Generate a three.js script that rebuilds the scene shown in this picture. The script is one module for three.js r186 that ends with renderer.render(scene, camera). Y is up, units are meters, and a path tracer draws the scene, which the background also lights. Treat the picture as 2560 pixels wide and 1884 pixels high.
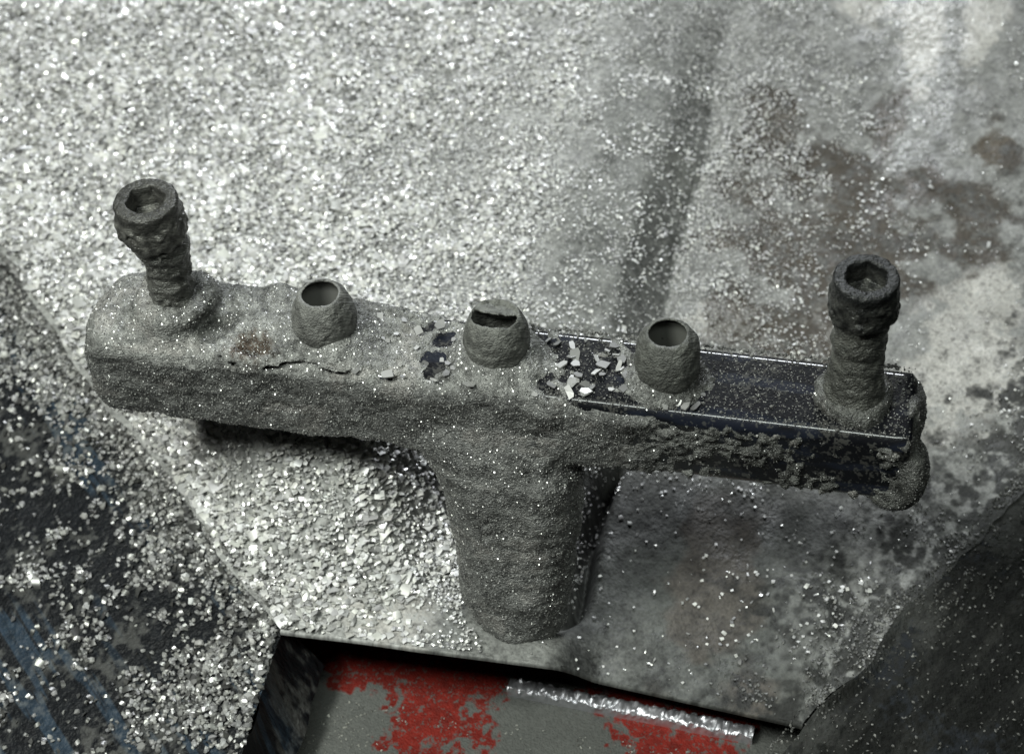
import * as THREE from 'three';
import { mergeGeometries } from 'three/addons/utils/BufferGeometryUtils.js';
import { MeshSurfaceSampler } from 'three/addons/math/MeshSurfaceSampler.js';
import { Brush, Evaluator, SUBTRACTION } from 'three-bvh-csg';
import { RectAreaLightUniformsLib } from 'three/addons/lights/RectAreaLightUniformsLib.js';

// ---------------------------------------------------------------- camera, light, exposure
// All lengths below are millimetres (M turns them into metres). The bar runs along x, its top lies at y = 75, the sheet under it at y = 0.
const M = 0.001, PW = 2560, PH = 1884, PF = 4946.3;
const renderer = new THREE.WebGLRenderer({ antialias: true });
renderer.toneMapping = THREE.LinearToneMapping;
renderer.toneMappingExposure = 1.0;
renderer.shadowMap.enabled = true;
const scene = new THREE.Scene();
scene.background = new THREE.Color(0x000000);
const camera = new THREE.PerspectiveCamera(2 * Math.atan(PH / 2 / PF) * 180 / Math.PI, PW / PH, 0.02, 5);
const camAt = new THREE.Vector3(71.77, 364.59, 255.99);
const yaw = -0.2618, pitch = 0.8395, roll = -0.0786;
const cf = new THREE.Vector3(Math.sin(yaw) * Math.cos(pitch), -Math.sin(pitch), -Math.cos(yaw) * Math.cos(pitch));
const r0 = new THREE.Vector3(Math.cos(yaw), 0, Math.sin(yaw)), u0 = new THREE.Vector3().crossVectors(r0, cf);
const cr = r0.clone().multiplyScalar(Math.cos(roll)).addScaledVector(u0, Math.sin(roll));
const cu = u0.clone().multiplyScalar(Math.cos(roll)).addScaledVector(r0, -Math.sin(roll));
camera.position.copy(camAt).multiplyScalar(M);
camera.quaternion.setFromRotationMatrix(new THREE.Matrix4().makeBasis(cr, cu, cf.clone().negate()));
camera.focus = 0.392; camera.userData.fStop = 26;
camera.updateMatrixWorld(true);

RectAreaLightUniformsLib.init();
function areaLamp(x, y, z, tx, ty, tz, w, h, intensity, color) {
  const l = new THREE.RectAreaLight(color, intensity, w * M, h * M);
  l.position.set(x * M, y * M, z * M); l.lookAt(tx * M, ty * M, tz * M); l.castShadow = true; scene.add(l); return l;
}
areaLamp(-210, 560, 215, -50, 20, -70, 150, 150, 57, 0xfbfff8);          // hand lamp, above and left of the lens
areaLamp(-60, 395, -640, -20, 0, -120, 380, 80, 34, 0xf6fbff);         // lamp inside the machine, low behind
areaLamp(150, 900, 330, 30, 40, 0, 900, 70, 21, 0xf2fbf4);              // workshop tube light overhead

// ---------------------------------------------------------------- helpers
let seed = 7;
const rnd = () => { seed = (seed + 0x6D2B79F5) | 0; let t = Math.imul(seed ^ (seed >>> 15), 1 | seed); t = (t + Math.imul(t ^ (t >>> 7), 61 | t)) ^ t; return ((t ^ (t >>> 14)) >>> 0) / 4294967296; };
const rr = (a, b) => a + (b - a) * rnd();
const perm = new Uint8Array(512); { const p = [...Array(256).keys()]; for (let i = 255; i > 0; i--) { const j = Math.floor(rnd() * (i + 1)); [p[i], p[j]] = [p[j], p[i]]; } for (let i = 0; i < 512; i++) perm[i] = p[i & 255]; }
const gv = new Float32Array(256); for (let i = 0; i < 256; i++) gv[i] = rnd() * 2 - 1;
function vn(x, y, z) {                                                    // value noise -1..1
  const X = Math.floor(x), Y = Math.floor(y), Z = Math.floor(z); let u = x - X, v = y - Y, w = z - Z;
  u = u * u * u * (u * (u * 6 - 15) + 10); v = v * v * v * (v * (v * 6 - 15) + 10); w = w * w * w * (w * (w * 6 - 15) + 10);
  const a = perm[X & 255], b = perm[(X + 1) & 255];
  const aa = perm[a + (Y & 255)], ab = perm[a + ((Y + 1) & 255)], ba = perm[b + (Y & 255)], bb = perm[b + ((Y + 1) & 255)];
  const z0 = Z & 255, z1 = (Z + 1) & 255;
  const l = (p, q, t) => p + (q - p) * t;
  return l(l(l(gv[perm[aa + z0]], gv[perm[ba + z0]], u), l(gv[perm[ab + z0]], gv[perm[bb + z0]], u), v),
           l(l(gv[perm[aa + z1]], gv[perm[ba + z1]], u), l(gv[perm[ab + z1]], gv[perm[bb + z1]], u), v), w);
}
const fbm = (x, y, z, o = 4) => { let s = 0, a = 0.5; for (let i = 0; i < o; i++) { s += a * vn(x, y, z); x = x * 2.03 + 17.1; y = y * 2.03 + 5.3; z = z * 2.03 + 9.7; a *= 0.5; } return s; };
const clamp = (x, a = 0, b = 1) => Math.min(b, Math.max(a, x));
const ss = (a, b, x) => { const t = clamp((x - a) / (b - a)); return t * t * (3 - 2 * t); };
const mix = (a, b, t) => a + (b - a) * t;
const smin = (a, b, k) => { const h = clamp(0.5 + 0.5 * (b - a) / k); return b + (a - b) * h - k * h * (1 - h); };
const smax = (a, b, k) => -smin(-a, -b, k);
// a point of the photograph (pixels) carried along its ray to the height y
function px(x, y, h) {
  const d = cf.clone().multiplyScalar(PF).addScaledVector(cr, x - PW / 2).addScaledVector(cu, -(y - PH / 2));
  const t = (h - camAt.y) / d.y; return camAt.clone().addScaledVector(d, t);
}
const used = {};
const numbered = (n) => { const k = used[n] = (used[n] ?? -1) + 1; return k ? `${n}_${String(k).padStart(3, '0')}` : n; };
function tag(o, label, category, group, kind) { if (label) o.userData.label = label; if (category) o.userData.category = category; if (group) o.userData.group = group; if (kind) o.userData.kind = kind; return o; }
function mesh(name, geo, mat, parent) { const m = new THREE.Mesh(geo, mat); m.name = parent === scene ? numbered(name) : name; m.castShadow = m.receiveShadow = true; parent.add(m); return m; }
function thing(name, x, y, z) { const g = new THREE.Group(); g.name = numbered(name); g.position.set(x * M, y * M, z * M); scene.add(g); return g; }

// naive surface nets: sdf in mm -> indexed geometry in metres about (ox, oy, oz)
function nets(sdf, lo, hi, c, [ox, oy, oz] = [0, 0, 0]) {
  const nx = Math.ceil((hi[0] - lo[0]) / c) + 1, ny = Math.ceil((hi[1] - lo[1]) / c) + 1, nz = Math.ceil((hi[2] - lo[2]) / c) + 1;
  const f = new Float32Array(nx * ny * nz), at = new Int32Array(nx * ny * nz).fill(-1), pos = [], idx = [];
  for (let k = 0, i = 0; k < nz; k++) for (let j = 0; j < ny; j++) for (let a = 0; a < nx; a++, i++) f[i] = sdf(lo[0] + a * c, lo[1] + j * c, lo[2] + k * c);
  const off = []; for (let q = 0; q < 8; q++) off.push((q & 1) + ((q >> 1) & 1) * nx + (q >> 2) * nx * ny);
  const E = []; for (let q = 0; q < 8; q++) for (let b = 1; b < 8; b <<= 1) if (!(q & b)) E.push([q, q | b]);
  for (let k = 0; k < nz - 1; k++) for (let j = 0; j < ny - 1; j++) for (let a = 0; a < nx - 1; a++) {
    const i = a + nx * (j + ny * k); let m = 0; for (let q = 0; q < 8; q++) if (f[i + off[q]] < 0) m |= 1 << q;
    if (m === 0 || m === 255) continue;
    let x = 0, y = 0, z = 0, n = 0;
    for (const [p, q] of E) {
      const s = (m >> p) & 1, t = (m >> q) & 1; if (s === t) continue;
      const v0 = f[i + off[p]], v1 = f[i + off[q]], t0 = v0 / (v0 - v1);
      x += (p & 1) + t0 * ((q & 1) - (p & 1)); y += ((p >> 1) & 1) + t0 * (((q >> 1) & 1) - ((p >> 1) & 1)); z += (p >> 2) + t0 * ((q >> 2) - (p >> 2)); n++;
    }
    at[i] = pos.length / 3;
    pos.push((lo[0] + (a + x / n) * c - ox) * M, (lo[1] + (j + y / n) * c - oy) * M, (lo[2] + (k + z / n) * c - oz) * M);
  }
  const st = [1, nx, nx * ny];
  for (let k = 1; k < nz - 1; k++) for (let j = 1; j < ny - 1; j++) for (let a = 1; a < nx - 1; a++) {
    const i = a + nx * (j + ny * k);
    for (let e = 0; e < 3; e++) {
      const s = f[i] < 0; if (s === (f[i + st[e]] < 0)) continue;
      const u = st[(e + 1) % 3], v = st[(e + 2) % 3], A = at[i], B = at[i - u], C = at[i - u - v], D = at[i - v];
      if (s) idx.push(A, B, C, A, C, D); else idx.push(A, C, B, A, D, C);
    }
  }
  const g = new THREE.BufferGeometry(); g.setAttribute('position', new THREE.Float32BufferAttribute(pos, 3)); g.setIndex(idx); g.computeVertexNormals();
  return g;
}
// uv in metres on the plane each point faces most; colours by a function of the place (mm)
function dress(g, color, [ox, oy, oz] = [0, 0, 0]) {
  const p = g.attributes.position, n = g.attributes.normal, uv = [], col = [];
  for (let i = 0; i < p.count; i++) {
    const x = p.getX(i), y = p.getY(i), z = p.getZ(i);
    uv.push(x + 0.35 * z, z - y);
    if (color) col.push(...color(x / M + ox, y / M + oy, z / M + oz, n.getX(i), n.getY(i), n.getZ(i)));
  }
  g.setAttribute('uv', new THREE.Float32BufferAttribute(uv, 2));
  if (color) g.setAttribute('color', new THREE.Float32BufferAttribute(col, 3));
  return g;
}
function grid(nu, nv, fn, uvScale = 1) {                                  // fn(u, v) -> [x, y, z] in mm; uv = plan position in metres
  const pos = [], uv = [], idx = [];
  for (let j = 0; j <= nv; j++) for (let i = 0; i <= nu; i++) { const [x, y, z] = fn(i / nu, j / nv); pos.push(x * M, y * M, z * M); uv.push(x * M * uvScale, -z * M * uvScale); }
  for (let j = 0; j < nv; j++) for (let i = 0; i < nu; i++) { const a = j * (nu + 1) + i, b = a + 1, c = a + nu + 1, d = c + 1; idx.push(a, c, b, b, c, d); }
  const g = new THREE.BufferGeometry(); g.setAttribute('position', new THREE.Float32BufferAttribute(pos, 3)); g.setAttribute('uv', new THREE.Float32BufferAttribute(uv, 2)); g.setIndex(idx); g.computeVertexNormals();
  return g;
}
// texture over a patch of plan (mm): fn(x, z) -> linear [r, g, b]; set up so that uv in metres finds its place
function planMap(x0, x1, z0, z1, w, h, fn, srgb = true) {
  const d = new Uint8Array(w * h * 4), enc = (v) => 255 * (srgb ? (v <= 0.0031308 ? 12.92 * v : 1.055 * Math.pow(v, 1 / 2.4) - 0.055) : v);
  for (let j = 0; j < h; j++) for (let i = 0; i < w; i++) {
    const c = fn(x0 + (i + 0.5) / w * (x1 - x0), z1 + (j + 0.5) / h * (z0 - z1)), o = 4 * (j * w + i);
    d[o] = clamp(enc(c[0]), 0, 255); d[o + 1] = clamp(enc(c[1]), 0, 255); d[o + 2] = clamp(enc(c[2]), 0, 255); d[o + 3] = 255;
  }
  const t = new THREE.DataTexture(d, w, h); t.magFilter = t.minFilter = THREE.LinearFilter; t.wrapS = t.wrapT = THREE.ClampToEdgeWrapping;
  if (srgb) t.colorSpace = THREE.SRGBColorSpace;
  const su = 1 / ((x1 - x0) * M), sv = 1 / ((z1 - z0) * M);
  t.repeat.set(su, sv); t.offset.set(-x0 * M * su, z1 * M * sv); t.needsUpdate = true; return t;
}
// tiling grain for bump, one tile = size mm
function grainMap(size, n, fn) {
  const d = new Uint8Array(n * n * 4); for (let j = 0; j < n; j++) for (let i = 0; i < n; i++) { const v = clamp(fn(i / n, j / n)) * 255, o = 4 * (j * n + i); d[o] = d[o + 1] = d[o + 2] = v; d[o + 3] = 255; }
  const t = new THREE.DataTexture(d, n, n); t.magFilter = t.minFilter = THREE.LinearFilter; t.wrapS = t.wrapT = THREE.RepeatWrapping; t.repeat.set(1 / (size * M), 1 / (size * M)); t.needsUpdate = true; return t;
}
const pn = (x, y, per, sd) => { const X = Math.floor(x), Y = Math.floor(y); let u = x - X, v = y - Y; u = u * u * (3 - 2 * u); v = v * v * (3 - 2 * v); const h = (i, j) => gv[perm[perm[perm[(((i % per) + per) % per) & 255] + ((((j % per) + per) % per) & 255)] + sd]]; return mix(mix(h(X, Y), h(X + 1, Y), u), mix(h(X, Y + 1), h(X + 1, Y + 1), u), v); };
const tnoise = (u, v, f, s) => { let r = 0, a = 0.5; for (let o = 0; o < 3; o++) { r += a * pn(u * f, v * f, f, s + o * 7); f *= 2; a *= 0.6; } return r; };   // periodic on the unit square
const grain = grainMap(14, 512, (u, v) => 0.5 + 0.9 * tnoise(u, v, 40, 3));
const grit = grainMap(23, 512, (u, v) => 0.5 + 0.8 * tnoise(u, v, 30, 11));

// ---------------------------------------------------------------- the sheet and the panels beside it
const frontA = px(800, 1586, 12), frontB = px(1190, 1636, 12), frontC = px(1290, 1650, 0), frontD = px(1890, 1784, 0);
const leftLine = (z) => -46 - (27 - z) * 1.05 + 5 * fbm(z / 13, 6.3, 2, 3) * ss(27, 12, z), rightA = px(2533, 1230, 3), rightB = px(1945, 1884, 0), rightLine = (z) => rightB.x + (rightB.z - z) * (rightA.x - rightB.x) / (rightB.z - rightA.z) + 3 * fbm(z / 11, 1.7, 4, 3), frontLine = (x) => mix(mix(frontA.z, frontB.z, (x - frontA.x) / (frontB.x - frontA.x)), mix(frontC.z, frontD.z, (x - frontC.x) / (frontD.x - frontC.x)), ss(15, 24, x));
const foldA = px(2100, 1330, 2), foldB = px(2010, 1640, 2);
const heap = (x, z) => 2.2 * ss(-2, 26, x - leftLine(z)) * ss(-12, -36, x) * Math.exp(-(((z + 8) / (z > -8 ? 19 : 34)) ** 2));   // chips banked up under the bar's left half
const xo = (z) => 6.5 * ss(-12, -62, z) + 2.5 * ss(-70, -150, z);            // the step leans to the right towards the back
function plateY(x, z) {
  const f = ss(-255, -95, z);                                            // the step between the two sheets runs out towards the back
  const wob = 1.6 * vn(z / 18, 3, 1);
  const H = mix(12, 16, ss(-10, -60, z)), xs = x + wob - xo(z);
  const fall = 1 - 0.16 * ss(-24, 4, xs) - 0.84 * ss(1.5, 14, xs);
  let y = mix(12, H * fall, f); const ff = ss(26, 6, z); if (ff < 1) y = mix(12 * ss(24, 15, x), y, ff);
  if (x < 40) y += 15 * heap(x, z);
  const e = xs - 14;
  y -= (2.2 + 9 * ss(-52, -30, z) * ss(14, 4, z)) * f * Math.exp(-e * e / 5) * ss(-2, 1, e + 1.2) * ss(26, 10, z);               // crease
  y += 2.4 * fbm(x / 38, 0, z / 38, 2) * ss(20, -40, x) * ff + 0.9 * fbm(x / 26, 4, z / 26, 2) * ff;
  y += ss(50, 150, x) * ss(20, -60, z) * 4;
  const dx = foldB.x - foldA.x, dz = foldB.z - foldA.z, l = Math.hypot(dx, dz), s = ((x - foldA.x) * dx + (z - foldA.z) * dz) / l, o = ((x - foldA.x) * dz - (z - foldA.z) * dx) / l;
  y += 1.5 * ss(-14, 4, s) * ss(l + 18, l, s) * Math.exp(-o * o / 18);     // low fold in the sheet at the right
  return y;
}
const dens = (X, z) => {                                                  // how thick the chips lie on the sheet, 0..1
  const x = X - xo(z);
  const n = fbm(x / 9, 7, z / 9, 3), b = fbm(x / 30, 2, z / 30, 2);
  let d = x < 14 ? 1 : 0;
  const hump = ss(-19, -13, x + 3 * n + (z + 100) * -0.03) * ss(17, 14, x); d -= 0.66 * hump * ss(-205, -150, z) * ss(-5, -20, z);
  if (x >= 14) d = ss(80, 14, x + 34 * n) * ss(-20, -80, z) * 1.1 + 0.015 + 0.28 * ss(-130, -210, z) + 0.1 * clamp(n * 2) * ss(-30, -60, z);
  const cl = px(1000, 1560, 12); const q = Math.hypot((x - cl.x) / 15, (z - cl.z) / 7); if (x < 0) d *= 1 - 0.9 * ss(1.2, 0.6, q + 0.9 * n);
  return clamp(d + 0.25 * b * (x < 14 ? 0.6 : 0.25));
};
const stains = [[1930, 330, 150, 110], [2220, 320, 60, 110], [2080, 420, 150, 90], [1820, 570, 90, 60], [1840, 740, 70, 90], [2010, 620, 190, 210], [1970, 800, 170, 90], [2120, 520, 220, 130], [2200, 640, 120, 90], [1900, 450, 120, 80], [2440, 560, 90, 120], [2480, 380, 60, 90], [2300, 470, 80, 60]].map(([a, b, w, h]) => { const p = px(a, b, 4); return [p.x, p.z, w / 11, h / 8]; });
const cleanAndGlare = [[2420, 920, 150, 190], [2480, 740, 90, 90], [2080, 800, 60, 60], [1800, 780, 90, 50], [1000, 1555, 190, 60], [2310, 110, 70, 230], [2450, 100, 70, 170], [2150, 60, 90, 60]].map(([a, b, w, h]) => { const p = px(a, b, a < 1200 ? 12 : 2); return [p.x, p.z, w / 11.5, h / 8.5]; });  // bare paint patches; the ones at upper right are lamp glare painted pale
const blob = (L, x, z, n) => { let m = 0; for (const [a, b, w, h] of L) m = Math.max(m, ss(1.25, 0.75, Math.hypot((x - a) / w, (z - b) / h) + n)); return m; };
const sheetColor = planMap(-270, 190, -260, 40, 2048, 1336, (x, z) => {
  const n = fbm(x / 7, 1, z / 7, 4), n2 = fbm(x / 1.6, 5, z / 1.6, 3), n3 = fbm(x / 22, 9, z / 22, 3), fine = vn(x / 0.45, 2, z / 0.45);
  let c = [0.18, 0.181, 0.173];                                           // grey dust film
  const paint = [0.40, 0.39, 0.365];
  const cm = blob(cleanAndGlare, x, z, 1.1 * n + 0.5 * n2) * (n2 + 0.35 * fine > 0.34 ? 0.35 : 1); c = c.map((v, i) => mix(v, paint[i], cm));
  const st = blob(stains, x, z, 1.3 * n + 0.35 * n2); c = c.map((v, i) => mix(v, [0.05, 0.042, 0.033][i], 0.97 * st * clamp(0.85 + 1.1 * n2)));
  const rust = ss(0.25, 0.5, n3 + 0.4 * n) * st; c = c.map((v, i) => mix(v, [0.09, 0.068, 0.04][i], 0.35 * rust));
  const film = ss(9, 13, x) * ss(-38, -22, z + 8 * n) * ss(82, 66, x + 12 * n) ; c = c.map((v, i) => mix(v, [0.062, 0.065, 0.06][i], film * clamp(0.85 + 0.6 * n3))); const br = film * ss(0.1, 0.35, n3 - 0.3 * n); c = c.map((v, i) => mix(v, [0.07, 0.054, 0.043][i], 0.5 * br));  // dark dust right of the post, with soft shadow partly painted into it
  const hd = ss(-20, -10, x - xo(z) + 4 * n) * ss(16, 13, x - xo(z)) * ss(-215, -150, z + 20 * n); c = c.map((v, i) => mix(v, [0.155, 0.158, 0.149][i], hd));   // darker sludge dried on the raised fold
  const bed = ss(-9, -20, x - xo(z) + 4 * n) ; c = c.map((v, i) => mix(v, [0.3, 0.302, 0.29][i], bed * (1 - cm)));                 // silvery dust bedding the heap
  const rd = rightLine(z) - x + 26 * n + 14 * n2, dirt = Math.max(ss(36, 4, rd) * ss(0.5, -0.1, n2 * 1.4 - fine * 0.3), ss(15, 9, rd)); c = c.map((v, i) => mix(v, [0.02, 0.021, 0.019][i], 0.92 * dirt));   // black dirt creeping in from the right
  const k = 1 + 0.4 * n + 0.6 * n2 + 0.3 * fine; return c.map((v) => v * clamp(k, 0.35, 1.8));
});
const sheetRough = planMap(-270, 190, -260, 40, 1024, 668, (x, z) => { const n = fbm(x / 5, 3, z / 5, 3); const w = px(2310, 130, 6); const wet = ss(1.3, 0.5, Math.hypot((x - w.x) / 14, (z - w.z) / 50) + 0.9 * n); const r = mix(0.74 + 0.4 * n, 0.2, wet); return [r, r, r]; }, false);
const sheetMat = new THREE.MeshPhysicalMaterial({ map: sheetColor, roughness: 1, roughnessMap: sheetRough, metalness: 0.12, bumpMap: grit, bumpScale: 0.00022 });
{
  const nu = 520, nv = 420, lo = -262;
  const g = grid(nu, nv, (u, v) => { const zz = lo + v * (28 - lo); const xl = leftLine(zz), xr = rightLine(zz), x = xl + u * (xr - xl); let z = lo + v * (frontLine(x) - lo);  return [x, plateY(x, z) + 0.25 * fbm(x / 2.2, 2, z / 2.2, 2), z]; });
  // turned-down front edge, real sheet thickness
  const lip = grid(260, 6, (u, v) => { const x = leftLine(28) + u * (rightLine(28) - leftLine(28)), z = frontLine(x); const a = v * 1.57; return [x, plateY(x, z) - 0.7 * (1 - Math.cos(a)) - (v > 0.8 ? 0.4 * (v - 0.8) * 5 : 0), z + 0.6 * Math.sin(a)]; });
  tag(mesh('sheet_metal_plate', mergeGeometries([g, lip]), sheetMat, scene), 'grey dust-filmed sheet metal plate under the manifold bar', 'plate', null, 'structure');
}
// painted panel left of the sheet, falling away from it
const panelY = (x, z) => { const t = Math.max(0, ((leftLine(z) - x) * 0.69)); return 10.5 + 15 * heap(x, z) - 0.26 * (t - 7 * (1 - Math.exp(-t / 7))) - 0.5 * ss(0, 2, t) + 1.2 * fbm(x / 14, 5, z / 14, 3); };
const panelColor = planMap(-270, -30, -230, 120, 1024, 1494, (x, z) => {
  const a = (x * 0.72 + z * 0.69), o = (-x * 0.69 + z * 0.72);             // along and across the panel's edge
  const n = fbm(x / 8, 1, z / 8, 4), s = fbm(a / 26, o / 1.7, 3, 3), n2 = fbm(x / 1.3, 5, z / 1.3, 3), broad = fbm(a / 34, o / 11, 8, 2);
  let c = [0.008, 0.009, 0.0105];
  const blue = ss(0.08, 0.3, s + 0.5 * broad) * ss(-0.12, 0.1, broad); c = c.map((v, i) => mix(v, [0.03, 0.05, 0.074][i], 0.6 * blue));
  const dust = ss(0.02, 0.35, n * 0.7 + n2 * 0.6); c = c.map((v, i) => mix(v, [0.13, 0.13, 0.12][i], 0.32 * dust));
  const spill = ss(9, 1, (leftLine(Math.min(z, 27)) - x) * 0.69 + 16 * n + 8 * n2) * ss(24, 10, z); c = c.map((v, i) => mix(v, [0.26, 0.262, 0.25][i], 0.9 * spill));   // silvery dust spilt from the heap
  return c.map((v) => v * clamp(1 + 0.6 * n2, 0.4, 1.7));
});
const panelMat = new THREE.MeshPhysicalMaterial({ map: panelColor, roughness: 0.5, bumpMap: grit, bumpScale: 0.0003, specularIntensity: 0.35 });
{
  const edge = (z) => -45 - Math.max(0, z - 27) * 0.04;
  const g = grid(260, 300, (u, v) => { const z = -230 + v * 350, x1 = z < 27 ? leftLine(z) + 0.5 : edge(z), x0 = -275, x = x1 + (u) * (x0 - x1); return [x, panelY(x, z), z]; });
  { const ix = g.index.array; for (let i = 0; i < ix.length; i += 3) [ix[i + 1], ix[i + 2]] = [ix[i + 2], ix[i + 1]]; g.computeVertexNormals(); }
  const side = grid(60, 4, (u, v) => { const z = 26 + u * 94; return [edge(z) + 7 * v * v + 0.8 * vn(z / 4, v * 3, 2), panelY(edge(z), z) - v * 17 + 0.5 * vn(z / 3, v * 4, 5), z]; });
  tag(mesh('blue_panel', mergeGeometries([g, side]), panelMat, scene), 'blue-black painted panel with scratched blue streaks under scattered chips', 'panel', null);
}
// dark panel at the right
const darkY = (x, z) => { const t = Math.max(0, (x - rightLine(z)) * 0.87); const xe = rightLine(z); return (z < 20 ? plateY(xe, z) : mix(plateY(xe, 20), -4, ss(20, 50, z))) - 0.1 - 0.24 * (t - 9 * (1 - Math.exp(-t / 9))) - 1.6 * ss(0, 2.5, t) * ss(-10, 5, z) * ss(30, 18, z) * ss(7, 3, t) + 0.5 * fbm((x * 0.5 - z * 0.87) / 22, (x * 0.87 + z * 0.5) / 5, 2, 3); };
const darkColor = planMap(20, 230, -240, 120, 768, 1316, (x, z) => {
  const a = (x * 0.49 - z * 0.87), o = (x * 0.87 + z * 0.49), n = fbm(x / 9, 1, z / 9, 4), s = fbm(a / 18, o / 2.4, 3, 4), n2 = fbm(x / 1.2, 5, z / 1.2, 3), b = fbm(x / 26, 3, z / 26, 2);
  let c = [0.008, 0.0085, 0.0077];
  c = c.map((v, i) => mix(v, [0.016, 0.0165, 0.015][i], ss(0, 0.45, s + 0.3 * n)));
  c = c.map((v, i) => mix(v, [0.014, 0.0165, 0.021][i], 0.6 * ss(0.05, 0.25, b + 0.3 * n2)));
  const dust = ss(9, 1, (x - rightLine(z)) * 0.87 + 24 * n + 14 * n2); c = c.map((v, i) => mix(v, [0.04, 0.041, 0.038][i], 0.8 * dust));
  return c.map((v) => v * clamp(1 + 0.7 * n2, 0.4, 1.8));
});
{
  const g = grid(150, 320, (u, v) => { const z = -240 + v * 360, x = rightLine(z) + 0.1 + u * 90; return [x, darkY(x, z), z]; });
  tag(mesh('dark_panel', g, new THREE.MeshPhysicalMaterial({ map: darkColor, roughness: 0.85, bumpMap: grit, bumpScale: 0.0003, specularIntensity: 0.3 }), scene), 'dark dirty panel sloping away beside the grey sheet', 'panel', null);
}
// red painted base below the front edge
const redMarks = [[860, 1625, 120, 55], [950, 1650, 120, 60], [1080, 1660, 110, 60], [1180, 1650, 80, 55], [1080, 1740, 110, 45], [1090, 1830, 90, 70], [1160, 1700, 90, 40], [1620, 1790, 110, 40], [1750, 1800, 120, 40], [1860, 1800, 60, 25], [1720, 1860, 90, 50], [1540, 1750, 60, 20]].map(([a, b, w, h]) => { const p = px(a, b, -16); return [p.x, p.z, 1.3 * w / 12.3, 1.3 * h / 9.5]; });
const redColor = planMap(-60, 90, 10, 110, 1024, 683, (x, z) => {
  const n = fbm(x / 6, 1, z / 6, 4), n2 = fbm(x / 1.3, 5, z / 1.3, 3), n3 = vn(x / 0.5, 3, z / 0.5);
  const r = blob(redMarks, x, z, 1.1 * n + 0.9 * n2); let c = [0.092, 0.095, 0.088];
  c = c.map((v) => v * (1 + 0.35 * fbm(x / 16, 2, z / 16, 3) + 0.12 * n3));
  const sp = vn(x / 0.33, 8, z / 0.33) + 0.6 * vn(x / 0.9, 2, z / 0.9); c = c.map((v, i) => mix(v, [0.16, 0.012, 0.007][i] * (1 + 0.5 * n2), clamp(r * 1.15) * (sp > mix(0.1, 0.62, r) ? 0.25 : 0.96)));
  return c;
});
{
  const g = grid(150, 110, (u, v) => { const x = -60 + 150 * u, z = 10 + 100 * v; return [x, -16 + 0.5 * fbm(x / 12, 6, z / 12, 3), z]; });
  tag(mesh('red_base', g, new THREE.MeshPhysicalMaterial({ map: redColor, roughness: 0.6, specularIntensity: 0.3, bumpMap: grain, bumpScale: 0.0002 }), scene), 'red painted base half covered by grey dust below the sheet edge', 'base', null);
}
{ // rough bright strip in the gap below the sheet
  const a = px(1272, 1704, -12.8), b = px(1885, 1826, -12.8), L = Math.hypot(b.x - a.x, b.z - a.z), ang = Math.atan2(b.z - a.z, b.x - a.x);
  const t = thing('metal_strip', (a.x + b.x) / 2, -16, (a.z + b.z) / 2); t.rotation.y = -ang;
  const prof = [[-1.6, 0], [-1.6, 2.6], [-1.1, 3.1], [1.2, 3.1], [1.7, 2.6], [1.7, 0]];
  const g = grid(260, prof.length * 4 - 4, (u, v) => { const q = v * (prof.length - 1), i = Math.min(prof.length - 2, Math.floor(q)), k = q - i, z = mix(prof[i][0], prof[i + 1][0], k), y = mix(prof[i][1], prof[i + 1][1], k), x = (u - 0.5) * L, w = ss(0.4, 2.4, y); return [x, y + w * 1.2 * fbm(x / 1.1, y / 1.2, z / 1.0, 3), z + w * 0.9 * fbm(x / 1.1, y / 1.2 + 7, z, 3)]; });
  mesh('strip', g, new THREE.MeshStandardMaterial({ color: new THREE.Color(0.72, 0.72, 0.76), metalness: 0.85, roughness: 0.42 }), t);
  tag(t, 'rough bright metal strip lying in the dark gap above the red base', 'metal strip');
}

// ---------------------------------------------------------------- the manifold bar
const BL = 165, BW = 19.47, BH = 19.13, BY = 75;
const screws = [-66.2, 70.6], nozzles = [-34.6, 0.7, 34.6];
const bar = thing('coolant_manifold', 4, 6, 8), BO = [4, 6, 8];
tag(bar, 'muddy rectangular manifold bar with three nozzles and two screws on a caked post', 'manifold');
const rbox = (x, y, z, hx, hy, hz, r) => { const a = Math.abs(x) - hx + r, b = Math.abs(y) - hy + r, c = Math.abs(z) - hz + r; return Math.hypot(Math.max(a, 0), Math.max(b, 0), Math.max(c, 0)) + Math.min(Math.max(a, b, c), 0) - r; };
const dBar = (x, y, z) => rbox(x, y - BY + BH / 2, z, BL / 2, BH / 2, BW / 2, 2.7);
const ell = (x, y, z, a, b, c) => { const k = Math.hypot(x / a, y / b, z / c), q = Math.hypot(x / a / a, y / b / b, z / c / c); return q < 1e-6 ? -Math.min(a, b, c) : k * (k - 1) / q; };
const P = (a, b, h = BY) => px(a, b, h);
const pit1 = P(545, 815, 77.5), pit2 = P(625, 868, 77), pit3 = P(1350, 905);
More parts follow.
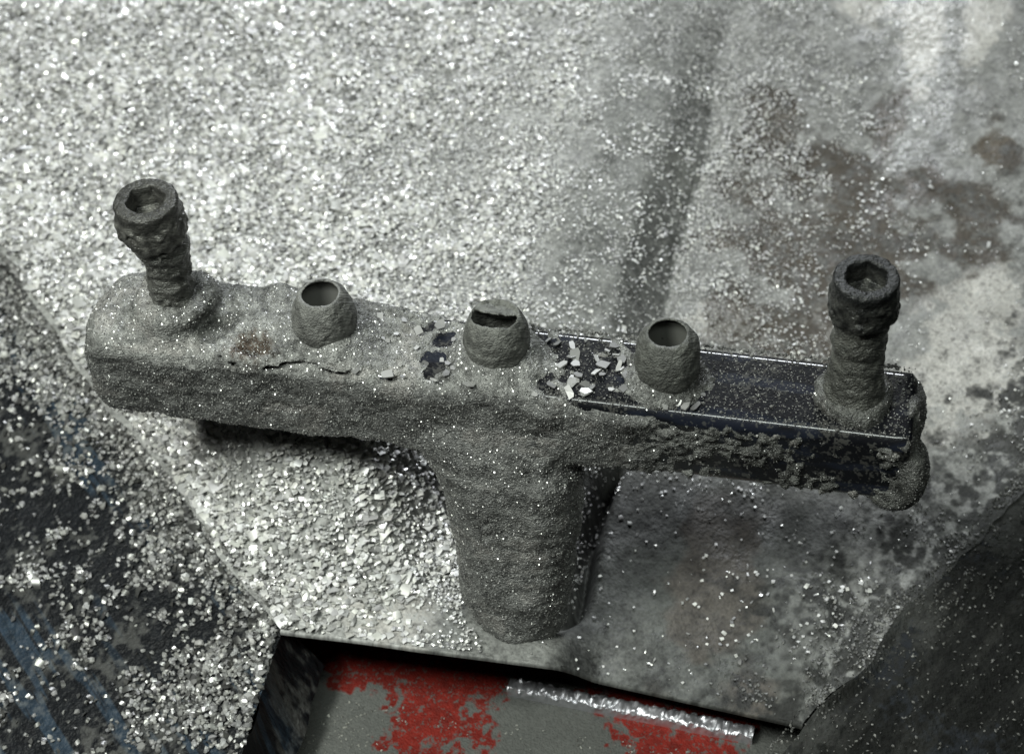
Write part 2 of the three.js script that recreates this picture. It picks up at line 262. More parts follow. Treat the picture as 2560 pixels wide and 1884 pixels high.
function mud(x, y, z) {
  const base = dBar(x, y, z), Y = y - BY;
  // post
  const py = clamp((y - 4) / 54), rx = mix(10.2, 15.4, ss(-0.15, 1, py)), rz = 11.5, cx = mix(5.0, 3.0, py);
  let post = rbox(x - cx, y - 31, z - mix(14.5, 5.5, ss(0, 1, py)), rx, 28, rz, Math.min(10.5, rx));
  let d0 = Math.min(base, post); if (d0 > 9) return d0 - 6;
  const top = ss(-3.5, -0.4, Y), fr = ss(7, 10.2, z) * (1 - top * 0.6), end = ss(80, 83, Math.abs(x));
  const n = fbm(x / 6, y / 6, z / 6, 3), g = fbm(x / 1.7, y / 1.7, z / 1.7, 2), cr = vn(x / 0.95, y / 0.95, z / 0.95), n4 = fbm(x / 14 + 3, y / 14, z / 14, 2);
  let tTop = mix(2.3, 0.3, ss(-34, -12, x + 14 * n)); tTop = mix(tTop, -0.75, ss(2, 22, x + 10 * n)); tTop += (x > -30 ? 1.5 : 1.7) * n + 1.0 * n4 + 1.1 * g * ss(-30, -16, x) * ss(40, 24, x) + 0.15 * ss(-24, -14, x) * ss(16, 4, x);
  let tFr = mix(1.5, 0.45, ss(10, 34, x + 10 * n)); tFr = mix(tFr, -0.15 + 0.9 * n4, ss(28, 52, x + 8 * n)); tFr += 0.9 * n + 0.8 * n4 * ss(30, 0, x) + ss(24, 40, x) * (0.75 * cr + 0.35 * g);
  let tBk = x < 10 ? 0.8 : -0.8;
  let T = mix(mix(tBk, tTop, top), tFr, fr); T = mix(T, x < 0 ? 1.6 + n : 0.25 + 1.2 * n, end);
  T -= 1.1 * ss(16, 30, x + 6 * n) * ss(84, 78, x) * Math.exp(-(Y * Y + (z - 9.7) ** 2) / 3.5);   // the front top edge is rubbed clear
  let d = base - T;
  d = smin(d, ell(x + 70, y - 74.2, z - 0.5, 13, 4.2, 9.5), 5);             // heap round the left screw
  d = smin(d, ell(x + 80, y - 66, z - 1, 6, 8.5, 9.5), 4);
  d = smin(d, ell(x - 83.6, y - 62, z - 6, 3.2, 7, 6), 2); d = smin(d, ell(x - 82.5, y - 70, z + 3, 2.4, 4, 7), 1.5); d = smin(d, ell(x - 80, y - 57, z - 8.5, 4, 3, 3), 1.5);         // crust on the right end
  d = smin(d, ell(x - screws[0], y - 75, z, 8.8, 7.8, 8.4), 1.5);
  for (const s of screws) { const R = Math.hypot(x - s, z), k = s < 0 ? 1 : 0; d = smin(d, Math.hypot(R - (k ? 6.4 : 5.6), (Y - (k ? 4.4 - 0.25 * x * 0 : 0.9)) * (k ? 0.7 : 1)) - (k ? 2.4 + 1.2 * n : 1.9 + n), 2.2); }
  for (const [i, s] of nozzles.entries()) d = smin(d, ell(x - s, Y + 0.4, z - (i < 2 ? 1.2 : 0.6), i < 2 ? 9.4 : 8, i < 2 ? 5.2 + 2 * n : 3.2 + 2 * n, i < 2 ? 8.6 : 8), 2.4);
  for (const s of nozzles) d = smax(d, 4.9 - Math.hypot(x - s, z), 0.2);
  // pits in the crust
  d = smax(d, -ell((x - pit1.x) * 0.83 + (z - pit1.z) * 0.55, Y - 4.2, (z - pit1.z) * 0.83 - (x - pit1.x) * 0.55, 2.5, 3.4, 5.0), 0.6);
  d = smax(d, -ell((x - pit2.x) - 0.5 * (z - pit2.z), Y - 3.4, (z - pit2.z), 4.8, 3, 2.9), 0.5);
  const crack = Math.abs(Y - 0.2 + 0.9 * vn(x / 5, 1, 2)) * 1.1 + Math.abs(z - 9.6 - 0.8 * n) * 0.5; if (x > -58 && x < -8) d = smax(d, 0.85 * ss(-58, -50, x) * ss(-8, -16, x) - crack, 0.3);
  // the post and the mud that hangs from the bar on it
  post -= 0.7 * n + 0.3 * fbm(x / 7, y / 2.2 + 0.12 * x, z / 7, 2) + 1.1 * n4;
  const k = mix(11, 2.5, ss(2, 14, x));
  d = smin(d, post, k);
  const nk = P(1515, 1250, 48); d = smax(d, -ell(x - nk.x - 0.8, y - 49.5, z - 8, 5, 7.4, 14), 0.8);
  const sm = x < 20 ? 0.8 : 1; return d - 0.5 * n - 0.32 * sm * g - 0.2 * sm * cr;
}
const gm = nets(mud, [-92, -5, -14], [91, 87, 27.5], 0.55, BO);
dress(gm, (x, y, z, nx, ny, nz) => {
  const n = fbm(x / 9, y / 9, z / 9, 3), g = fbm(x / 1.1, y / 1.1, z / 1.1, 2), w = vn(x / 0.5, y / 0.5, z / 0.5), st = fbm(x / 8, y / 1.3, z / 8, 2);
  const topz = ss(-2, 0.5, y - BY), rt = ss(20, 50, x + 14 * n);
  let c = [0.116, 0.118, 0.112];
  c = c.map((v, i) => mix(v, [0.205, 0.208, 0.196][i], topz * (1 - rt) * 0.9));          // paler left top: stronger light from above put into the crust colour
  c = c.map((v, i) => mix(v, [0.07, 0.072, 0.065][i], rt * 0.8));                       // damp crumbs on the right
  const pk = ss(0.18, 0.4, n + 0.4 * st); c = c.map((v, i) => mix(v, [0.18, 0.168, 0.155][i], 0.4 * pk));
  const r1 = ss(1.3, 0.5, Math.hypot((x - pit2.x) / 4.5, (z - pit2.z) / 3.2) + 0.9 * g + 0.4 * n) * topz; c = c.map((v, i) => mix(v, [0.06, 0.035, 0.018][i], 0.85 * r1));   // rust in the pit
  const w1 = ss(1.15, 0.8, Math.hypot(((x - pit1.x) * 0.83 + (z - pit1.z) * 0.55) / 3, ((z - pit1.z) * 0.83 - (x - pit1.x) * 0.55) / 6.4) + 0.3 * g) * topz; c = c.map((v, i) => mix(v, [0.06, 0.062, 0.056][i], 0.8 * w1));   // damp mud in the long pit, with the shade of the hollow painted in
  const k = clamp(1 + 0.9 * g + 0.5 * w + 0.8 * st + 0.4 * n, 0.3, 2.1); return c.map((v) => v * k);
}, BO);
const mudMat = new THREE.MeshStandardMaterial({ vertexColors: true, roughness: 0.4, metalness: 0.15, bumpMap: grain, bumpScale: 0.0003 });
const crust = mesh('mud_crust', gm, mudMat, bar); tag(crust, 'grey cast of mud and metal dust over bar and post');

// the painted bar itself
const paintMap = planMap(-90, 90, -40, 40, 2048, 910, (x, z) => {
  const n = fbm(x / 5, 1, z / 5, 3), n2 = fbm(x / 0.9, 5, z / 0.9, 3), w = vn(x / 0.35, 4, z / 0.35), s = fbm(x / 12, 3, z / 3, 3);
  let c = [0.006, 0.0065, 0.008]; c = c.map((v, i) => mix(v, [0.011, 0.0135, 0.021][i], ss(0.05, 0.35, s)));
  const d = ss(0.16, 0.36, n2 * 0.75 + 0.35 * w + 0.4 * n); return c.map((v, i) => mix(v, [0.085, 0.085, 0.077][i], 0.5 * d));
});
{
  const pts = [], r = 2.8, hw = BW / 2, hh = BH / 2;
  for (const [sx, sy, a0] of [[1, 1, 0], [-1, 1, 90], [-1, -1, 180], [1, -1, 270]]) for (let k = 0; k <= 6; k++) { const a = (a0 + k * 15) * Math.PI / 180; pts.push([sx * (hw - r) + r * Math.cos(a), sy * (hh - r) + r * Math.sin(a)]); }
  pts.push(pts[0]);
  const N = pts.length - 1, pos = [], uv = [], idx = [], xs = [-BL / 2, -BL / 2 + 1]; for (let i = 1; i < 80; i++) xs.push(-BL / 2 + 1 + i * (BL - 2) / 80); xs.push(BL / 2 - 1, BL / 2);
  let per = 0; const pl = pts.map((p, i) => { if (i) per += Math.hypot(p[0] - pts[i - 1][0], p[1] - pts[i - 1][1]); return per; });
  for (const [j, x] of xs.entries()) for (let i = 0; i <= N; i++) { const q = j === 0 || j === xs.length - 1 ? 0.92 : 1; pos.push((x - BO[0]) * M, (pts[i][1] * q + BY - hh - BO[1]) * M, (pts[i][0] * q - BO[2]) * M); uv.push(x * M, (pl[i] - per / 2) * M); }
  for (let j = 0; j < xs.length - 1; j++) for (let i = 0; i < N; i++) { const a = j * (N + 1) + i, b = a + 1, c = a + N + 1, d = c + 1; idx.push(a, c, b, b, c, d); }
  for (const [j, f] of [[0, 1], [xs.length - 1, 0]]) for (let i = 1; i < N - 1; i++) { const a = j * (N + 1); f ? idx.push(a, a + i, a + i + 1) : idx.push(a, a + i + 1, a + i); }
  let g = new THREE.BufferGeometry(); g.setAttribute('position', new THREE.Float32BufferAttribute(pos, 3)); g.setAttribute('uv', new THREE.Float32BufferAttribute(uv, 2)); g.setIndex(idx); g.computeVertexNormals();
  let solid = new Brush(g); solid.updateMatrixWorld(); const ev = new Evaluator(); ev.attributes = ['position', 'uv', 'normal'];
  for (const nx of nozzles) { const c = new Brush(new THREE.CylinderGeometry(4.7 * M, 4.7 * M, 20 * M, 32)); c.position.set((nx - BO[0]) * M, (BY - 7 - BO[1]) * M, -BO[2] * M); c.updateMatrixWorld(); solid = ev.evaluate(solid, c, SUBTRACTION); }
  g = solid.geometry;
  tag(mesh('body', g, new THREE.MeshPhysicalMaterial({ map: paintMap, roughness: 0.35, specularIntensity: 0.3, clearcoat: 1, clearcoatRoughness: 0.07, bumpMap: grain, bumpScale: 0.00002 }), bar), 'dark blue-black painted square bar');
}
// nozzles: blunt domes with a bore, the middle one half blocked
const dustMat = new THREE.MeshStandardMaterial({ vertexColors: true, roughness: 0.6, metalness: 0.2, bumpMap: grain, bumpScale: 0.00022 });
nozzles.forEach((nx, i) => {
  const H = 13, hollow = (y) => Math.min(5.1, 6.35 * Math.sqrt(Math.max(0, 1 - ((Math.max(y, 6) - 6) / 8.4) ** 2)) - 0.8), sdf = (x, y, z) => {
    const n = fbm(x / 2.5 + i * 9, y / 2.5, z / 2.5, 2), R = Math.hypot(x, z);
    let d = smin(ell(x, y - 6, z, 6.35 + 0.4 * n, 8.4, 6.35), Math.max(R - 5.5, Math.abs(y - 1) - 4), 2);
    d = smax(d, y - H + 0.5 + (i === 1 ? clamp(0.4 * (0.6 - z), 0, 1.5) * ss(5.2, 4, R) : 0) + 0.9 * fbm(x / 3 + i * 4, 2, z / 3 + i, 2), 0.6);
    if (i !== 1) d = smax(d, -Math.max(R - (y > 11.9 ? 3.6 : Math.max(3.3, hollow(y))), -9 - y), 0.25);
    else { const lump = Math.hypot(x * 0.8, z + 6) - 6.7 - 0.4 * n - 0.3 * vn(x / 1.2, 3, z) + 0.75 * (12.6 - y); d = smax(d, -Math.max(Math.hypot(x / 1.32, z - 0.2) - 3.5, -1 - y, -lump), 0.35); }
    const q = ss(3.6, 4.4, R); return d - (0.28 * n + 0.1 * vn(x / 0.6, y / 0.6, z / 0.6)) * mix(0.25, 1, q);
  };
  const g = nets(sdf, [-8, -3, -8], [8, 14, 8], 0.3, [0, 0, 0]);
  const tone = [[0.15, 0.152, 0.14], [0.135, 0.138, 0.125], [0.10, 0.103, 0.092]][i];
  dress(g, (x, y, z) => { const w = fbm(x / 1.2 + i * 5, y / 1.2, z / 1.2, 3), rim = ss(3.3, 3.6, Math.hypot(x, z)) * ss(12.2, 12.6, y); const k = clamp(1 + 0.8 * w, 0.4, 1.7); return tone.map((v) => mix(v * k, 0.24, 0.7 * rim)); });
  const part = mesh('nozzle', g, dustMat, bar); part.position.set((nx - BO[0]) * M, (BY - BO[1]) * M, -BO[2] * M);
  const prof = [[0.01, -17.5], [7.5, -17.5], [7.5, -3], [4.9, -1.5]]; for (let y = 0; y <= (i === 1 ? 8 : 11.6); y += 0.9) prof.push([hollow(y) - 0.15, y]);
  const bore = new THREE.LatheGeometry(prof.map(([a, b]) => new THREE.Vector2(a * M, b * M)), 40);
  tag(mesh('bore', bore, new THREE.MeshStandardMaterial({ color: new THREE.Color(...tone), roughness: 0.75, side: THREE.DoubleSide }), part), 'deep hollow bore');
  if (i === 1) tag(part, 'nozzle with its mouth half blocked by mud');
});
// cap screws
screws.forEach((sx, i) => {
  const H = 33.3, scr = new THREE.Group(); scr.name = 'cap_screw'; bar.add(scr); scr.position.set((sx - BO[0]) * M, (BY - BO[1]) * M, -BO[2] * M);
  tag(scr, i ? 'cap screw with a smooth mud-coated shank' : 'short cap screw with lumpy dirt under its head');
  const tilt = i ? 0 : 0.05;
  const head = (x, y, z) => {
    x += tilt * (y - 20);
    const n = fbm(x / 2 + i * 7, y / 2, z / 2, 2), R = Math.hypot(x, z), yb = H - 8.2;
    const mudT = ss(H - 2.2, H - 4.5, y) * (i ? 0.3 + 1.0 * Math.max(0, n) : 0.35 + 1.1 * n);
    let d = smax(R - (i ? 6.05 : 6.3) - mudT, Math.abs(y - H + 4.1) - 4.1 - (i ? 0.6 : 0.2) * 0, 0.9);
    d = smin(d, Math.hypot(R - 4.6, y - yb + 0.2) - 1.6 - n, 1.2);
    const hexd = Math.max(Math.abs(x), Math.abs(x) * 0.5 + Math.abs(z) * 0.866) - 3.5;
    const floor = H - 5 + 0.25 * n - 0.06 * z;
    d = smax(d, -Math.max(hexd, floor - y), 0.1);
    d = smax(d, -Math.max(R - 3.95 - (y - H) * 1.0, H - 0.5 - y), 0.1);
    return d - 0.09 * vn(x / 0.7, y / 0.7, z / 0.7);
  };
  const gh = nets(head, [-9, H - 12, -9], [9, H + 1, 9], 0.19);
  dress(gh, (x, y, z) => { const w = fbm(x / 1.3 + i, y / 1.3, z / 1.3, 3), m = ss(H - 1, H - 3.5, y) * clamp(0.6 + w); const st = i ? [0.015, 0.016, 0.0155] : [0.055, 0.055, 0.05]; const md = i ? [0.05, 0.051, 0.046] : [0.12, 0.12, 0.108]; const k = clamp(1 + 0.8 * w, 0.4, 1.8); return st.map((v, q) => mix(v, md[q], m) * k); });
  mesh('head', gh, new THREE.MeshStandardMaterial({ vertexColors: true, roughness: 0.36, metalness: 0.35, bumpMap: grain, bumpScale: 0.00015 }), scr);
  const shank = (x, y, z) => {
    x += tilt * (y - 20);
    const n = fbm(x / 3 + i * 11, y / 2.4, z / 3, 3), g = vn(x / 1.1, y / 1.1, z / 1.1), R = Math.hypot(x + (i ? 0 : 0.5) * Math.sin(y / 4), z);
    const rad = i ? mix(6.0, 5.0, ss(0, 12, y)) + 0.07 * Math.sin(y * 1.05 + Math.atan2(z, x))   : 4.4 + 0.06 * Math.sin(y * 3.1 + Math.atan2(z, x)) + 0.9 * ss(16, 22, y);
    return smax(R - rad - 0.7 * n - 0.15 * g - (i ? 0 : 0.25 * g), Math.abs(y - 12) - 14.5, 0.5);
  };
  const gs = nets(shank, [-9, -3, -9], [9, 27.5, 9], 0.35);
  dress(gs, (x, y, z) => { const w = fbm(x / 1.3 + i, y / 1.3, z / 1.3, 3), k = clamp(1 + 0.8 * w, 0.4, 1.8); return (i ? [0.092, 0.094, 0.083] : [0.105, 0.106, 0.096]).map((v) => v * k); });
  mesh('shank', gs, mudMat, scr);
});

// ---------------------------------------------------------------- chips
function flake(w, l, bend, twist, cut) {                                   // a thin curled chip, 12 triangles
  const g = new THREE.PlaneGeometry(w, l, 1, 4), p = g.attributes.position;
  for (let i = 0; i < p.count; i++) { let x = p.getX(i), y = p.getY(i); const t = y / l; x *= 1 - cut * Math.abs(t + 0.2) ; const a = twist * t; p.setXYZ(i, x * Math.cos(a), bend * l * (0.25 - 4 * t * t * 0.25) + x * Math.sin(a), y); }
  g.computeVertexNormals(); return g;
}
function crumb(s) {                                                        // an uneven grain
  const g = new THREE.IcosahedronGeometry(0.5, 0), p = g.attributes.position;
  for (let i = 0; i < p.count; i++) { const x = p.getX(i), y = p.getY(i), z = p.getZ(i), k = 1 + 0.45 * vn(x * 3 + s, y * 3, z * 3 + s); p.setXYZ(i, x * k * 1.2, y * k * 0.65, z * k); }
  g.computeVertexNormals(); return g;
}
const bright = new THREE.MeshStandardMaterial({ color: 0xffffff, metalness: 0.85, roughness: 0.4, side: THREE.DoubleSide });
const dull = new THREE.MeshStandardMaterial({ color: 0xffffff, metalness: 0.2, roughness: 0.5, side: THREE.DoubleSide });
const Q = new THREE.Quaternion(), Eu = new THREE.Euler(), V = new THREE.Vector3(), S = new THREE.Vector3(), MX = new THREE.Matrix4(), C = new THREE.Color();
function scatter(name, label, geo, mat, list) {
  const im = new THREE.InstancedMesh(geo, mat, list.length); im.name = numbered(name); im.castShadow = im.receiveShadow = true;
  list.forEach(([x, y, z, s, ax, ay, az, c, sy], i) => { MX.compose(V.set(x * M, y * M, z * M), Q.setFromEuler(Eu.set(ax, ay, az, 'YXZ')), S.set(s * M, s * M * (sy ?? 1), s * M * 1)); im.setMatrixAt(i, MX); im.setColorAt(i, C.setRGB(c[0], c[1], c[2])); });
  scene.add(im); tag(im, label, 'metal chips', null, 'stuff'); return im;
}
const grey = (a, b) => { const v = rr(a, b); return [v, v * rr(0.985, 1.01), v * rr(0.93, 1.0)]; };
const onSheet = (x, z) => z < frontLine(x) - 0.4 && x > leftLine(z) - 1 && x < rightLine(z);
{
  const kinds = { flakes: [], slivers: [], plates: [], grains: [], sparkle: [] };
  let n = 0;
  while (n < 185000) {
    const z = -250 + 282 * Math.pow(rnd(), 0.8), x = rr(-262, 165); if (!onSheet(x, z)) continue; n++; if (Math.hypot((x - 5) / 13, (z - 14) / 13) < 1 || (Math.abs(x - 8) < 9 && z > 14)) continue;
    const d = dens(x, z), u = rnd(); if (u > d * 1.02 + 0.015) continue;
    const coarse = ss(-20, -90, x + 30 * vn(x / 30, 1, z / 30)) * 0.7 + ss(-60, 0, z) * 0.6, pile = d > 0.55 ? rnd() * 1.6 * d : 0.1;
    const y = plateY(x, z) + 0.25 + pile, tilt = d > 0.5 ? 0.5 : 0.3, k = rnd();
    const small = x > -14 && x < 14 ? 0.62 : 1, s = (rnd() < 0.05 ? 1.7 : 1) * (1 + 0.5 * vn(x / 7, 5, z / 7)) * rr(0.6, 1.25) * (0.7 + 0.65 * clamp(coarse)) * small;
    const rec = [x, y, z, s * (x > 14 ? 0.55 : 1), rr(-tilt, tilt), rr(0, 6.3), rr(-tilt, tilt)];
    if (x > 16 && rnd() < ss(28, 62, x) * (0.55 - 1.5 * fbm(x / 6, 8, z / 6, 2))) continue;
    if (k < 0.12) kinds.flakes.push([...rec, grey(0.5, 0.85)]);
    else if (k < 0.31) { rec[3] *= 1.15; kinds.slivers.push([...rec, grey(0.5, 0.85)]); }
    else if (k < (x > 16 ? 0.92 : 0.8)) kinds.plates.push([...rec, grey(0.38, 0.66)]);
    else { kinds.grains.push([...rec, grey(0.26, 0.58)]); }
  }
  for (let i = 0; i < 9000; i++) {                                       // fine bright specks, thin over the right-hand sheet
    const z = rr(-250, 29), x = rr(-40, 150); if (!onSheet(x, z)) continue; if (rnd() > (0.25 + dens(x, z)) * ss(-0.1, 0.3, fbm(x / 7, 3, z / 7, 3))) continue;
    kinds.sparkle.push([x, plateY(x, z) + 0.5, z, rr(0.18, 0.42), rr(-0.6, 0.6), rr(0, 6.3), rr(-0.6, 0.6), grey(0.4, 0.8)]);
  }
  for (let i = 0; i < 2600; i++) {                                        // dark crumbs along the right edge of the sheet
    const z = rr(-120, 26), x = rightLine(z) - Math.abs(rr(-1, 1) * rr(0, 34)); if (!onSheet(x, z) || fbm(x / 7, 5, z / 7, 2) < -0.05) continue;
    kinds.grains.push([x, plateY(x, z) + 0.25, z, rr(0.3, 0.75), 0, rr(0, 6.3), 0, grey(0.06, 0.2)]);
  }
  scatter('curled_chips', 'layer of curled bright metal chips heaped over the sheet', flake(0.9, 1.1, 0.35, 0.5, 0.2), bright, kinds.flakes);
  scatter('sliver_chips', 'narrow metal slivers mixed among the heaped chips', flake(0.42, 1.5, 0.3, 1.1, 0.3), bright, kinds.slivers);
  scatter('dull_chips', 'dull dusty chips filling the heap between the bright ones', flake(1.1, 1.2, 0.3, 0.4, 0.25), dull, kinds.plates);
  scatter('chip_grains', 'dull grey metal grains bedding the heaped chips', crumb(2), dull, kinds.grains);
  scatter('metal_specks', 'fine metal specks sprinkled over the dusty sheet', flake(0.8, 1, 0.2, 0.3, 0.1), bright, kinds.sparkle);
}
{ // chips on the blue panel: clumps thinning away from the sheet
  const list = [], fl = [];
  for (let i = 0; i < 85000; i++) {
    const z = rr(-120, 115), x = rr(-200, -46), t = (leftLine(z) - x) * 0.69; if (t < -3) continue; if (z > 27 && x > -46) continue;
    const c = fbm(x / 9, 6, z / 9, 3), c2 = fbm(x / 3, 9, z / 3, 2);
    const cl = px(560, 1800, -4), q = ss(1.3, 0.6, Math.hypot((x - cl.x) / 15, (z - cl.z) / 12) + c), cl2 = px(660, 1640, 4), q2 = ss(1.3, 0.6, Math.hypot((x - cl2.x) / 5, (z - cl2.z) / 16) + c * 0.8);
    const d = Math.max(ss(8, 3, Math.abs(t) - 8 * c), 0.95 * ss(18, 0, t + 26 * c + 12 * c2) , (0.5 + 0.45 * ss(-10, -60, z)) * ss(0.03 - 0.25 * ss(-10, -60, z), 0.45 - 0.2 * ss(-10, -60, z), c * 0.9 + c2 * 0.7) + 0.03, q * 0.9, q2 * 0.9); if (rnd() > d) continue;
    const s = rr(0.6, 1.5); (rnd() < 0.6 ? list : fl).push([x, (t < 0.6 ? plateY(x, z) : panelY(x, z)) + 0.35 + rnd() * 0.6 * d, z, s * (rnd() < 0.08 ? 1.6 : 1), rr(-0.7, 0.7), rr(0, 6.3), rr(-0.7, 0.7), grey(0.14, 0.38)]);
  }
  scatter('chip_clumps', 'dull metal grains clumped on the blue-black panel', crumb(5), dull, list);
  scatter('panel_flakes', 'metal flakes strewn over the blue-black panel', flake(0.8, 1.2, 0.4, 0.6, 0.25), bright, fl);
}
{ // glitter bedded in the mud
  const sm = new MeshSurfaceSampler(new THREE.Mesh(gm, mudMat)).setRandomGenerator(rnd).build(), p = new THREE.Vector3(), nn = new THREE.Vector3(), list = [], up = new THREE.Vector3(0, 1, 0), e = new THREE.Euler();
  for (let i = 0; i < 52000; i++) {
    sm.sample(p, nn); const x = p.x / M + BO[0], y = p.y / M + BO[1], z = p.z / M + BO[2]; if (x > 30 && rnd() > 0.35) continue;
    nn.x += rr(-0.8, 0.8); nn.y += rr(-0.8, 0.8); nn.z += rr(-0.8, 0.8); nn.normalize(); e.setFromQuaternion(Q.setFromUnitVectors(up, nn), 'YXZ');
    list.push([x + nn.x * 0.08, y + nn.y * 0.08, z + nn.z * 0.08, 0.1 + 0.38 * Math.pow(rnd(), 2.2), e.x, e.y, e.z, grey(0.3, 0.7)]);
  }
  const gr = [];
  for (let i = 0; i < 36000; i++) { sm.sample(p, nn); const x = p.x / M + BO[0], y = p.y / M + BO[1], z = p.z / M + BO[2]; if (nn.z < -0.5) continue; const dk = x > 25 ? 0.5 : 1; const v = rr(0.05, 0.3) * dk * (rnd() < 0.06 ? 1.6 : 1); gr.push([x, y, z, rr(0.16, 0.44), rr(0, 6), rr(0, 6), rr(0, 6), [v, v * 1.01, v * 0.95]]); }
  for (let i = 0; i < 3000; i++) { const x = rr(4, 82), z = rr(-9.4, 9.4); if (mud(x, BY + 0.3, z) < 0) continue; const v = rr(0.05, 0.28); gr.push([x, BY + 0.03, z, rr(0.12, 0.42) * (rnd() < 0.04 ? 2 : 1), rr(0, 6), rr(0, 6), rr(0, 6), [v, v, v * 0.95]]); }
  for (let i = 0; i < 420; i++) { const x = rr(4, 82), v = rr(0.06, 0.2); if (fbm(x / 4, 3, 1, 2) < -0.12) continue; gr.push([x, BY - rr(0, 0.7), -9.2 - rr(0, 0.5), rr(0.3, 0.9), rr(0, 6), rr(0, 6), rr(0, 6), [v, v, v * 0.95]]); }
  scatter('mud_grains', 'fine grey grit stuck all over the manifold bar and post', crumb(8), new THREE.MeshStandardMaterial({ color: 0xffffff, roughness: 0.7, metalness: 0.1 }), gr);
  const rg = []; for (let i = 0; i < 2600; i++) { const x = rr(-44, 75), z = rr(28, 80); if (fbm(x / 5, 4, z / 5, 2) < -0.05) continue; const v = rr(0.1, 0.4); rg.push([x, -15.9, z, rr(0.2, 0.6) * (rnd() < 0.05 ? 2 : 1), rr(0, 6), rr(0, 6), rr(0, 6), [v, v, v * 0.9]]); }
  const dg = []; for (let i = 0; i < 9000; i++) { const z = rr(-120, 60), t = Math.pow(rnd(), 1.8) * 75 - 3, x = rightLine(z) + t; if (rnd() > 0.25 + 0.9 * ss(-0.1, 0.3, fbm(x / 8, 2, z / 8, 3))) continue; const v = rr(0.03, 0.15) * (rnd() < 0.04 ? 2 : 1); dg.push([x, (t > 0 ? darkY(x, z) : plateY(x, z)) + 0.1, z, rr(0.25, 0.8), rr(0, 6), rr(0, 6), rr(0, 6), [v, v, v * 0.93]]); }
  scatter('panel_grit', 'grey grit thinning out over the dark panel', crumb(6), dull, dg);
  scatter('base_grit', 'grit sprinkled over the red painted base', crumb(3), dull, rg);
  scatter('mud_glitter', 'tiny metal flecks stuck in the mud on the manifold', flake(0.7, 1, 0.15, 0.4, 0.2), bright, list);
}
// loose chips one can pick out singly
const chipGeos = [...Array(8)].map((_, q) => {                            // broken flakes: uneven outline, slightly bent, real thickness
  const n = 5 + (q % 3), w = rr(0.5, 0.95), l = rr(0.9, 1.35), pts = []; for (let i = 0; i < n; i++) { const a = (i + rr(-0.3, 0.3)) / n * 6.283, k = rr(0.7, 1.15); pts.push([Math.sign(Math.cos(a)) * Math.pow(Math.abs(Math.cos(a)), 0.7) * w * k, Math.sign(Math.sin(a)) * Math.pow(Math.abs(Math.sin(a)), 0.7) * l * k]); }
  const pos = [], idx = [], bend = rr(-0.35, 0.35), h = 0.1; for (const s of [1, -1]) { pos.push(0, s * h, 0); for (const [x, z] of pts) pos.push(x, s * h + bend * (z * z + 0.5 * x * z) * 0.4, z); }
  for (let i = 0; i < n; i++) { const a = 1 + i, b = 1 + (i + 1) % n, c = n + 1 + a, d = n + 1 + b; idx.push(0, b, a, n + 1, c, d, a, b, d, a, d, c); }
  let g = new THREE.BufferGeometry(); g.setAttribute('position', new THREE.Float32BufferAttribute(pos, 3)); g.setIndex(idx); g = g.toNonIndexed(); g.computeVertexNormals(); g.scale(M, M, M); return g;
});
const chipMats = [0.45, 0.3, 0.22, 0.15].map((v) => new THREE.MeshStandardMaterial({ color: new THREE.Color(v, v, v * 0.97), metalness: 0.5, roughness: 0.45, side: THREE.DoubleSide }));
function loose(x, y, z, s, rot, tilt, label, group) { const m = mesh('metal_chip', chipGeos[Math.floor(rnd() * 8)], chipMats[Math.floor(rnd() * 4)], scene); m.position.set(x * M, y * M, z * M); m.rotation.set(rr(-tilt, tilt), rot, rr(-tilt, tilt)); m.scale.setScalar(s); return tag(m, label, 'metal chip', group); }
const more = []; for (let i = 0; i < 26; i++) more.push([rr(1290, 1590), rr(850, 985)]); for (let i = 0; i < 10; i++) more.push([rr(880, 1130), rr(800, 960)]);
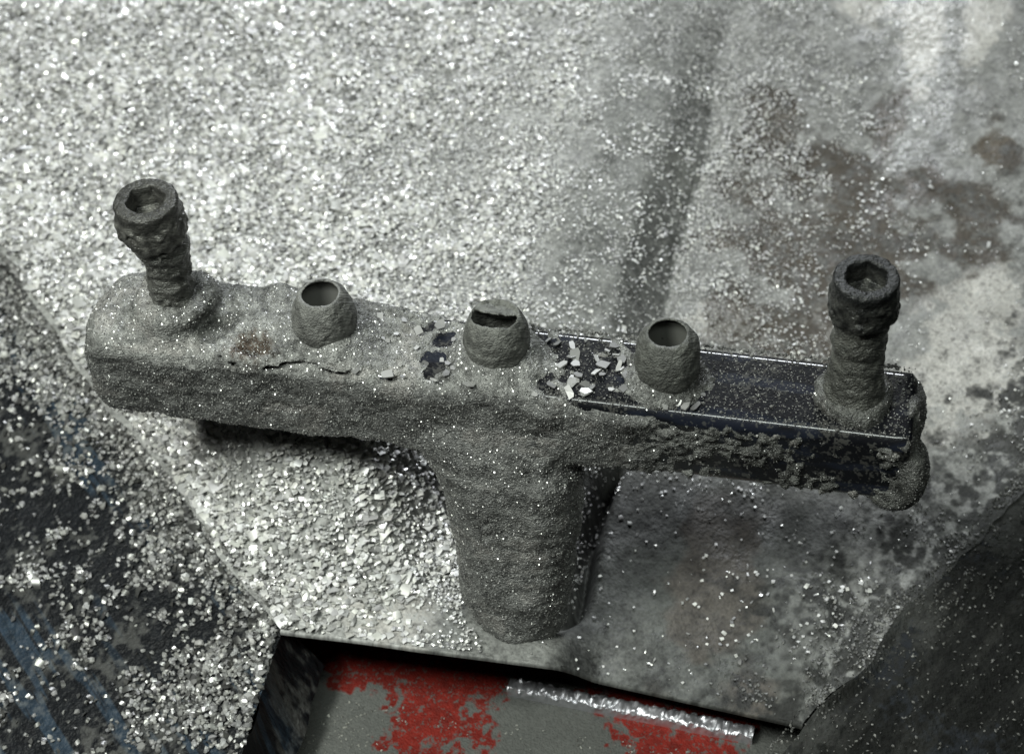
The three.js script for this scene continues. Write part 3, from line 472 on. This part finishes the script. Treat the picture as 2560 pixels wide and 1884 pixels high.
for (const [a, b] of [...more, [935, 850], [965, 895], [950, 800], [1010, 800], [985, 835], [1085, 960], [1120, 940], [1010, 940], [960, 950], [870, 900], [1065, 905], [1105, 905], [1140, 850], [1340, 850], [1375, 845], [1435, 870], [1400, 905], [1320, 950], [1330, 990], [1455, 985], [1440, 940], [1490, 895], [1500, 930], [1530, 972], [1550, 890], [1570, 930], [1480, 960], [1405, 925], [1360, 880], [1520, 870], [1465, 850], [1590, 950], [1660, 1005], [1710, 1010], [1760, 985], [1770, 925], [1740, 1010], [1690, 1000], [1295, 860], [1380, 960], [1250, 985], [1170, 975]]) {
  const p = P(a + rr(-6, 6), b + rr(-6, 6), BY + 0.9); if (Math.abs(p.z) > 9.4) p.z = 9.2 * Math.sign(p.z);
  loose(p.x, BY + (a < 1250 ? 1.2 : 0.45), p.z, rr(0.5, 1.5), rr(0, 6.3), 0.35, 'pale flat metal chip lying on top of the manifold bar', 'chips on the manifold bar');
}
for (const [a, b] of [[1850, 1520], [1905, 1560], [1800, 1605], [1765, 1655], [1850, 1650], [1870, 1415], [1890, 1350], [1870, 1430], [1935, 1520], [1985, 1620], [1835, 1540], [1830, 1550], [1720, 1580], [1760, 1420], [1485, 1540], [1450, 1620], [2020, 1290], [1960, 1275], [2010, 1400], [2080, 1420], [2140, 1430], [2060, 1500], [2090, 1290], [2200, 1320], [2250, 1220], [1690, 1330], [1500, 1400], [1530, 1330], [1920, 1480], [1880, 1500], [1860, 1720], [1880, 1600]]) { const p = px(a, b, 1); if (onSheet(p.x, p.z)) loose(p.x, plateY(p.x, p.z) + 0.5, p.z, rr(0.3, 0.6), rr(0, 6.3), 0.25, 'small bright chip lying loose on the dusty sheet in front of the bar', 'loose chips on the bare sheet'); }
for (const [a, b] of [[2080, 460], [2025, 455], [2155, 470], [2210, 300], [2110, 430], [1960, 180], [1900, 210], [2005, 190], [2080, 60], [2330, 460], [2475, 600], [2240, 550], [2280, 570], [2040, 610], [1980, 560], [2180, 310]]) { const p = px(a, b, 5); loose(p.x, plateY(p.x, p.z) + 0.6, p.z, rr(0.5, 0.95), rr(0, 6.3), 0.25, 'pale chip lying on the brown-stained sheet behind the bar', 'chips on the stained sheet'); }
for (let i = 0; i < 70; i++) { const p = px(rr(30, 1150), rr(30, 560), 13); loose(p.x, plateY(p.x, p.z) + 1.8, p.z, rr(0.8, 1.25), rr(0, 6.3), 0.5, 'larger bright chip topping the heap behind the bar', 'larger chips on the heap'); }
for (let i = 0; i < 26; i++) { const p = px(rr(420, 1080), rr(1130, 1480), 13); if (p.x < leftLine(p.z) + 4) continue; loose(p.x, plateY(p.x, p.z) + 1.8, p.z, rr(0.7, 1.15), rr(0, 6.3), 0.5, 'larger bright chip on the heap in front of the bar', 'larger chips in front of the bar'); }
renderer.render(scene, camera);
